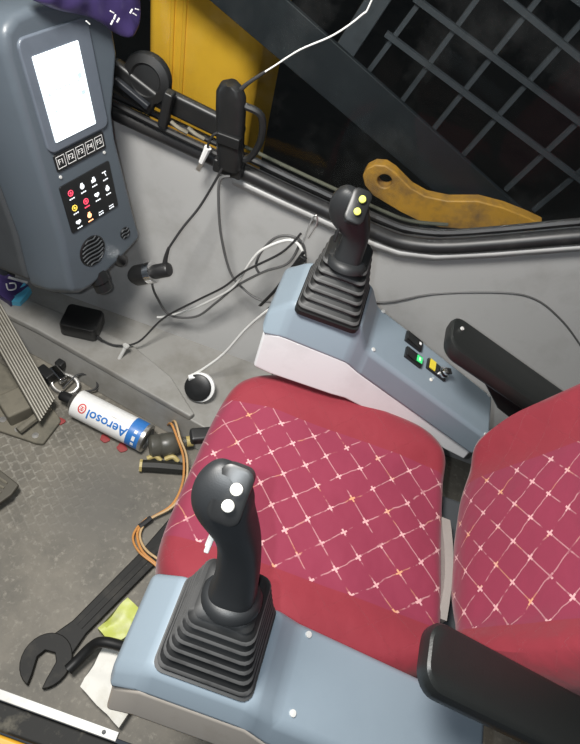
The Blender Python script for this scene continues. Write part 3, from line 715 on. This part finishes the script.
loft(bm, [[Vector((-.772,.388,z)) + rt @ Vector((u*k, v*k, 0)) for u, v in rrect(-.047, -.038, .047, .038, .012)] for z, k in ((.1025,.95),(.106,1),(.138,1),(.144,.95),(.145,.9))])
obj('case', bm, M['black'], t)
obj('strain_relief', TB([(-.735,.372,.115),(-.705,.362,.116)], lambda f: .006-.003*f, smooth=3), M['cableblack'], t)
tag(obj('adapter_cable', TB([(-.712,.364,.116),(-.67,.365,.112),(-.62,.39,.125),(-.575,.44,.19),(-.50,.46,.275),(-.440,.463,.35),(-.400,.463,.42),(-.330,.462,.51),(-.302,.47,.57)], .0026), M['cableblack']), 'thin black cable rising from the adapter box to the bundle', 'cable')
t = thing('cable_tie', 'black strap and twist tie holding the cable bundle on the wall', 'strap', (-.31, .458, .35))
obj('strap_band', TB([(-.345,.452,.345),(-.318,.448,.42),(-.300,.448,.485),(-.284,.450,.545)], .0055, flat=.4), M['cableblack'], t)
obj('strap_tail', TB([(-.33,.452,.33),(-.306,.450,.40),(-.290,.45,.47)], .0045, flat=.4), M['cableblack'], t)
obj('buckle', BX((-.288,.448,.51), (.016,.010,.05), Matrix.Rotation(R_(18), 3, 'Y')), M['black'], t, bevel=.003)
obj('wire_hook', TB([(-.293,.47,.55),(-.291,.49,.59),(-.285,.495,.605),(-.279,.49,.59),(-.286,.475,.56)], .0018), M['steel'], t, label='bent bare metal hook')
# puck
t = thing('charger_puck', 'round black puck with a white rim standing on the ledge beside the seat', 'charger', (-.43, .33, .086))
pn2 = Vector((-.05, -.72, .69)).normalized()
obj('rim', LT([(.031,-.010),(.037,-.006),(.037,.0045),(.033,.006)], (-.425,.327,.122), pn2, 32), M['white'], t, label='white rim')
obj('face', LT([(.034,.004),(.034,.0085),(.030,.011),(.008,.0115)], (-.4295,.325,.122), pn2, 32), M['black'], t)
obj('plug', BX((-.452,.334,.139), (.018,.012,.014), Matrix.Rotation(.6, 3, 'Z')), M['white'], t, bevel=.002)
s = thing('ledge_bolt', 'small steel bolt standing out of the grey ledge', 'bolt', (-.65, .335, .102))
obj('shank', TB([(-.648,.338,.100),(-.638,.356,.136)], .0046, smooth=0), M['fixing'], s); obj('head', LT([(.0085,0),(.0085,.005)], (-.638,.356,.136), (.25,.45,.9), 6), M['fixing'], s)

# ================================================================ floor clutter
# aerosol can : local x = from nozzle end to base end
c0 = Vector((-.700,.212,.037)); c1 = Vector((-.500,.186,.037)); ca = (c1-c0).normalized()
cy_ = Vector((0,0,1)).cross(ca)
CM = Matrix((ca, cy_, Vector((0,0,1)))).transposed()
can = thing('spray_can', 'white aerosol spray can with blue lettering lying on the floor', 'spray can', (c0+c1)/2 - Vector((0,0,.037)))
obj('can_body', LT([(.026,-.004),(.036,.000),(.036,.158)], c0, ca, 40), M['white'], can)
obj('blue_band', LT([(.0363,.156),(.0363,.190),(.0353,.1925)], c0, ca, 40), M['blue'], can, label='blue band at the base end')
obj('base_rim', LT([(.0367,.190),(.0367,.199),(.028,.201),(.026,.194)], c0, ca, 40), M['steel'], can)
obj('shoulder', LT([(.036,0),(.030,-.006),(.018,-.016),(.012,-.018)][::-1], c0, ca, 32), M['steel'], can)
obj('nozzle', LT([(.010,-.050),(.013,-.046),(.014,-.018)], c0, ca, 20), M['black'], can, label='black nozzle')
def bender(phi0, rad):
    def f(bm):
        for v in bm.verts:
            a = phi0 + v.co.y/rad; x = v.co.x; r2 = rad + v.co.z
            p = CM @ Vector((x, 0, 0)) + CM @ Vector((0, math.cos(a), math.sin(a)))*r2
            v.co = p
    return f
# text runs from the base end towards the nozzle, tops of letters towards the viewer's lower side
def flip(bd):
    def f(bm):
        for v in bm.verts: v.co.x = -v.co.x
        bd(bm)
    return f
mid = Matrix.Translation(c0 + ca*.100)
glyphs('Aerosol', .034, mid, M['blue'], 'lettering', can, .0004, flip(bender(R_(132), .0363)))
mid = Matrix.Translation(c0 + ca*.128)
for dx, wv in ((.0, .05),):
    bm = bmesh.new(); 
    box(bm, (0, 0, 0), (wv, .0022, .0008)); bender(R_(100), .0363)(bm); bm.transform(mid); obj('small_print', bm, M['steel'], can)
for k, a in enumerate((112, 140, 165)):
    bm = bmesh.new(); box(bm, (0, 0, 0), (.008, .012 if k == 1 else .008, .0006)); bender(R_(a), .0366)(bm); bm.transform(Matrix.Translation(c0+ca*.176)); obj('band_mark', bm, M['white'], can)
bm = bmesh.new()
for k in range(24):
    an = 2*math.pi*k/24
    box(bm, (.009*math.cos(an), .011*math.sin(an), 0), (.003, .0036, .0008), Matrix.Rotation(an, 3, 'Z'))
for yy in (-.004, 0, .004): box(bm, (0, yy, 0), (.010, .0016, .0008))
box(bm, (0, 0, 0), (.0016, .012, .0008))
bender(R_(125), .0363)(bm); bm.transform(Matrix.Translation(c0 + ca*.030)); obj('red_emblem', bm, M['canred'], can, smooth=False, label='round red emblem')

# pedal : long ribbed plate
t = thing('foot_pedal', 'long ribbed metal foot pedal on a muddy base plate at the left', 'pedal', (-.80, .16, 0))
e0 = Vector((-.748,.195,.055)); e1 = Vector((-.747,.122,.055)); dirp = Vector((-.235,.165,.085)).normalized()
wv_ = (e0-e1); L = .36; up_ = wv_.normalized().cross(dirp); up_ = up_ if up_.z > 0 else -up_
bm = bmesh.new(); prism(bm, [e0, e1, e1+dirp*L, e0+dirp*L], -up_*.010); obj('pedal_plate', bm, M['pedal'], t, bevel=.002)
for k in range(9):
    q = e1 + wv_*((k+.5)/9)
    obj('rib', TB([q+up_*.001, q+dirp*L+up_*.001], .0021, smooth=0), M['ribmetal'], t)
bm = bmesh.new(); prism(bm, [(-.735,.176,0),(-.722,.165,0),(-.728,.092,0),(-.745,.088,0),(-.86,.085,0),(-1.1,.12,0),(-1.1,.30,0),(-.86,.24,0)], (0,0,.012)); obj('base_plate', bm, M['pedalbase'], t, bevel=.004)
obj('hinge_block', BX((-.83,.15,.03), (.07,.06,.05), Matrix.Rotation(-.6, 3, 'Z')), M['pedalbase'], t, bevel=.006)
obj('pivot', TB([(-.79,.095,.028),(-.76,.18,.028)], .010, smooth=0), M['pedalbase'], t)
for x, y in ((-.845,.115),(-.80,.105),(-.755,.105)): screw('base_bolt', (x, y, .0125), (0,0,1), t, .008, M['steel'])
for k in range(6):
    pass
t = thing('travel_pedal', 'corner of a second muddy pedal plate at the left edge of the floor', 'pedal', (-.78, -.05, 0))
bm = bmesh.new(); prism(bm, [(-.90,.03,.03),(-.765,-.012,.03),(-.712,-.028,.03),(-.714,-.055,.03),(-.74,-.11,.03),(-.90,-.16,.03)], (0,0,.012)); obj('pedal_plate', bm, M['pedal'], t, bevel=.003)
for k in range(5):
    obj('rib', TB([(-.90,.0-.03*k,.043),(-.735,-.035-.012*k,.043)], .003, smooth=0, seg=6), M['pedalbase'], t)
obj('pedal_foot', BX((-.82,-.06,.015), (.10,.08,.032)), M['pedalbase'], t, bevel=.004)
# hose clip and wire beside the can
t = thing('hose_clamp', 'chrome and black hose clamp lying between the pedal and the can', 'clamp', (-.78, .26, 0))
obj('band', TB([(-.745+.036*math.cos(a)-.02, .262+.024*math.sin(a), .018+.010*math.sin(a)) for a in [2*math.pi*k/16 for k in range(17)]], .0055, flat=.45, seg=8, smooth=2), M['steel'], t)
obj('screw_housing', BX((-.785,.272,.035), (.050,.022,.022), Matrix.Rotation(-.5, 3, 'Z')), M['chrome'], t, bevel=.004, label='chrome screw housing')
obj('black_clip', BX((-.815,.262,.030), (.045,.028,.030), Matrix.Rotation(-.35, 3, 'Z')), M['black'], t, bevel=.005, label='black clip')
obj('black_tab', BX((-.795,.30,.036), (.022,.020,.025), Matrix.Rotation(-.2, 3, 'Z')), M['black'], t, bevel=.004)
tag(obj('wire_loop', TB([(-.76,.245,.02),(-.745,.29,.03),(-.715,.30,.035),(-.69,.292,.03),(-.688,.275,.02),(-.72,.255,.012),(-.735,.236,.010)], .0028), M['cableblack']), 'short black wire loop curling over the nozzle end of the can', 'wire')
for k, (x, y, r) in enumerate(((-.728,.166,.013),(-.606,.163,.012),(-.557,.157,.013))):
    bm = bmesh.new(); q = [(x+r*(1+.2*math.sin(3*a+k))*math.cos(a), y+r*(.9+.2*math.cos(2*a+k))*math.sin(a)) for a in [2*math.pi*j/16 for j in range(16)]]
    loft(bm, [[(u, v, .0) for u, v in q], [(u, v, .004) for u, v in q], [(x+(u-x)*.5, y+(v-y)*.5, .006) for u, v in q]])
    tag(obj('red_cap', bm, M['red']), ('small red plastic cap at the foot of the ribbed pedal', 'small red plastic cap beside the middle of the spray can', 'small red plastic cap at the blue end of the spray can')[k], 'cap', 'red caps on the floor')
# dusty bottle, handle, wiring loom
b0 = Vector((-.49,.172,.03)); bd = Vector((.075,.045,.0)).normalized()
bt = thing('plastic_bottle', 'dusty clear plastic bottle lying past the blue end of the can', 'bottle', (-.455, .195, 0))
obj('bottle_body', LT([(.022,-.002),(.029,.004),(.029,.022),(.027,.026),(.029,.03),(.029,.055),(.022,.072),(.012,.082),(.012,.092)], b0, bd, 24), M['clear'], bt)
obj('bottle_cap', LT([(.014,.090),(.014,.106),(.012,.107)], b0, bd, 18), M['mustard'], bt)
ht = thing('knife_handle', 'greasy black tool handle with mustard yellow tabs below the bottle', 'tool', (-.44, .142, 0))
obj('handle', TB([(-.492,.124,.014),(-.46,.136,.014),(-.42,.148,.014),(-.385,.158,.014)], lambda f: .0165-.003*abs(f-.5), flat=.85), M['tool'], ht)
obj('end_ring', TB([(-.494,.123,.014),(-.488,.125,.014)], .016, smooth=0), M['mustard'], ht)
for x, y in ((-.468,.152),(-.428,.166)): obj('tab', TB([(x-.016,y-.006,.018),(x,y+.004,.024),(x+.016,y,.018)], .006), M['mustard'], ht, label='mustard yellow tab')
lm = [(-.478,.252,.012),(-.460,.232,.066),(-.43,.20,.064),(-.399,.165,.046),(-.379,.111,.03),(-.382,.056,.02),(-.416,.009,.015),(-.428,-.013,.012),(-.426,-.037,.012),(-.398,-.068,.022),(-.349,-.087,.026),(-.315,-.105,.03),(-.27,-.12,.04)]
t = thing('wiring_loom', 'loose orange and tan wires looping on the floor beside the red seat', 'wires', (-.41, .05, 0))
obj('orange_wire', TB(lm, .0030), M['orange'], t); obj('tan_wire', TB([(x+.006, y+.004*math.sin(i*2.1)+.005, z+.003) for i, (x, y, z) in enumerate(lm)], .0028), M['tan'], t)
obj('second_orange_wire', TB([(x-.006, y-.005+.004*math.cos(i*1.7), z+.001) for i, (x, y, z) in enumerate(lm[6:])], .0026), M['orange'], t)
obj('tape_joint', TB([(-.414,.012,.015),(-.430,-.016,.013)], .007, smooth=0), M['cableblack'], t, label='black tape joint')

# big open-ended wrench
wt = thing('wrench', 'large oily black open-ended wrench lying on the floor by the door sill', 'wrench', (-.43, -.2, 0))
wd = Vector((.115,.285,0)).normalized(); wn_ = Vector((-wd.y, wd.x, 0)); wc = Vector((-.483,-.322,0))
def wp(a, b, z=0): return wc + wd*a + wn_*b + Vector((0,0,z))
hd_ = []
for k in range(25):
    a = R_(-163 + 326*k/24); hd_.append((.050*math.cos(a), .048*math.sin(a)))
inn = [(-.030,-.0145),(.002,-.019),(.016,-.010),(.016,.010),(.002,.019),(-.030,.0145)]
poly = hd_ + inn[::-1]
poly = [(a, b) for a, b in poly]
bm = bmesh.new(); prism(bm, [wp(a*math.cos(.45)-b*math.sin(.45), a*math.sin(.45)+b*math.cos(.45), .0) for a, b in poly], (0, 0, .018)); obj('jaw', bm, M['wrench'], wt, bevel=.002)
bm = bmesh.new(); loft(bm, [[wp(a, -h, .003), wp(a, h, .003), wp(a, h, .015), wp(a, -h, .015)] for a, h in ((.030,.030),(.08,.020),(.26,.022),(.38,.032))]); obj('shank', bm, M['wrench'], wt, bevel=.003)
bm = bmesh.new(); loft(bm, [[wp(a, -.007, .0148), wp(a, .007, .0148), wp(a, .006, .0165), wp(a, -.006, .0165)] for a in (.08, .29)]); obj('raised_rib', bm, M['wrench'], wt)
t = tag(obj('rubber_hose', TB([(-.434,-.326,.031),(-.424,-.305,.033),(-.410,-.279,.045),(-.392,-.266,.062),(-.355,-.262,.07),(-.29,-.262,.09),(-.22,-.262,.1)], .0105, seg=12), M['rubber']), 'short black rubber hose lying over the wrench and running under the near console', 'hose')
# crumpled white packet with lime print
pk = thing('paper_packet', 'crumpled white and lime packet on the floor under the near console', 'packet', (-.36, -.30, 0))
def crumple(poly, z0, z1, seed):
    bm = bmesh.new(); n = 7; rs = []
    (x0,y0),(x1,y1),(x2,y2),(x3,y3) = poly
    top = []; bot = []
    for i in range(n+1):
        for lst, zz in ((top, z1), (bot, z0)):
            row = []
            for j in range(n+1):
                s, q = i/n, j/n
                x = (x0*(1-s)+x1*s)*(1-q)+(x3*(1-s)+x2*s)*q; y = (y0*(1-s)+y1*s)*(1-q)+(y3*(1-s)+y2*s)*q
                k = noise.noise(Vector((x*35+seed, y*35, seed)))
                row.append(Vector((x+.006*k, y-.006*k, zz + (.012*k if lst is top else 0))))
            lst.append(row)
    rings = [t_ + b_[::-1] for t_, b_ in zip(top, bot)]
    return loft(bm, rings)
obj('white_sheet', crumple([(-.398,-.345),(-.30,-.385),(-.27,-.27),(-.385,-.245)], .001, .034, 3), M['paper'], pk)
obj('lime_flap', crumple([(-.412,-.245),(-.37,-.262),(-.335,-.19),(-.385,-.170)], .001, .042, 8), M['lime'], pk, label='lime yellow flap')
# purple and cyan wrapper on the ledge
wr = thing('snack_wrapper', 'purple and cyan foil wrapper on the ledge at the left edge', 'wrapper', (-.97, .41, .102))
obj('purple_foil', crumple([(-1.05,.40),(-.965,.375),(-.955,.445),(-1.05,.465)], .1025, .118, 5), M['purple'], wr)
obj('cyan_foil', crumple([(-.968,.376),(-.942,.384),(-.942,.436),(-.968,.447)], .1025, .119, 6), M['cyan'], wr, label='cyan end')
obj('white_swirl', TB([(-1.0,.42,.125),(-.985,.405,.124),(-.972,.415,.125),(-.982,.430,.125),(-.995,.424,.125)], .002, seg=6), M['white'], wr)
obj('foil_edge', BX((-.985,.447,.121), (.05,.006,.003), Matrix.Rotation(.1, 3, 'Z')), M['white'], wr)
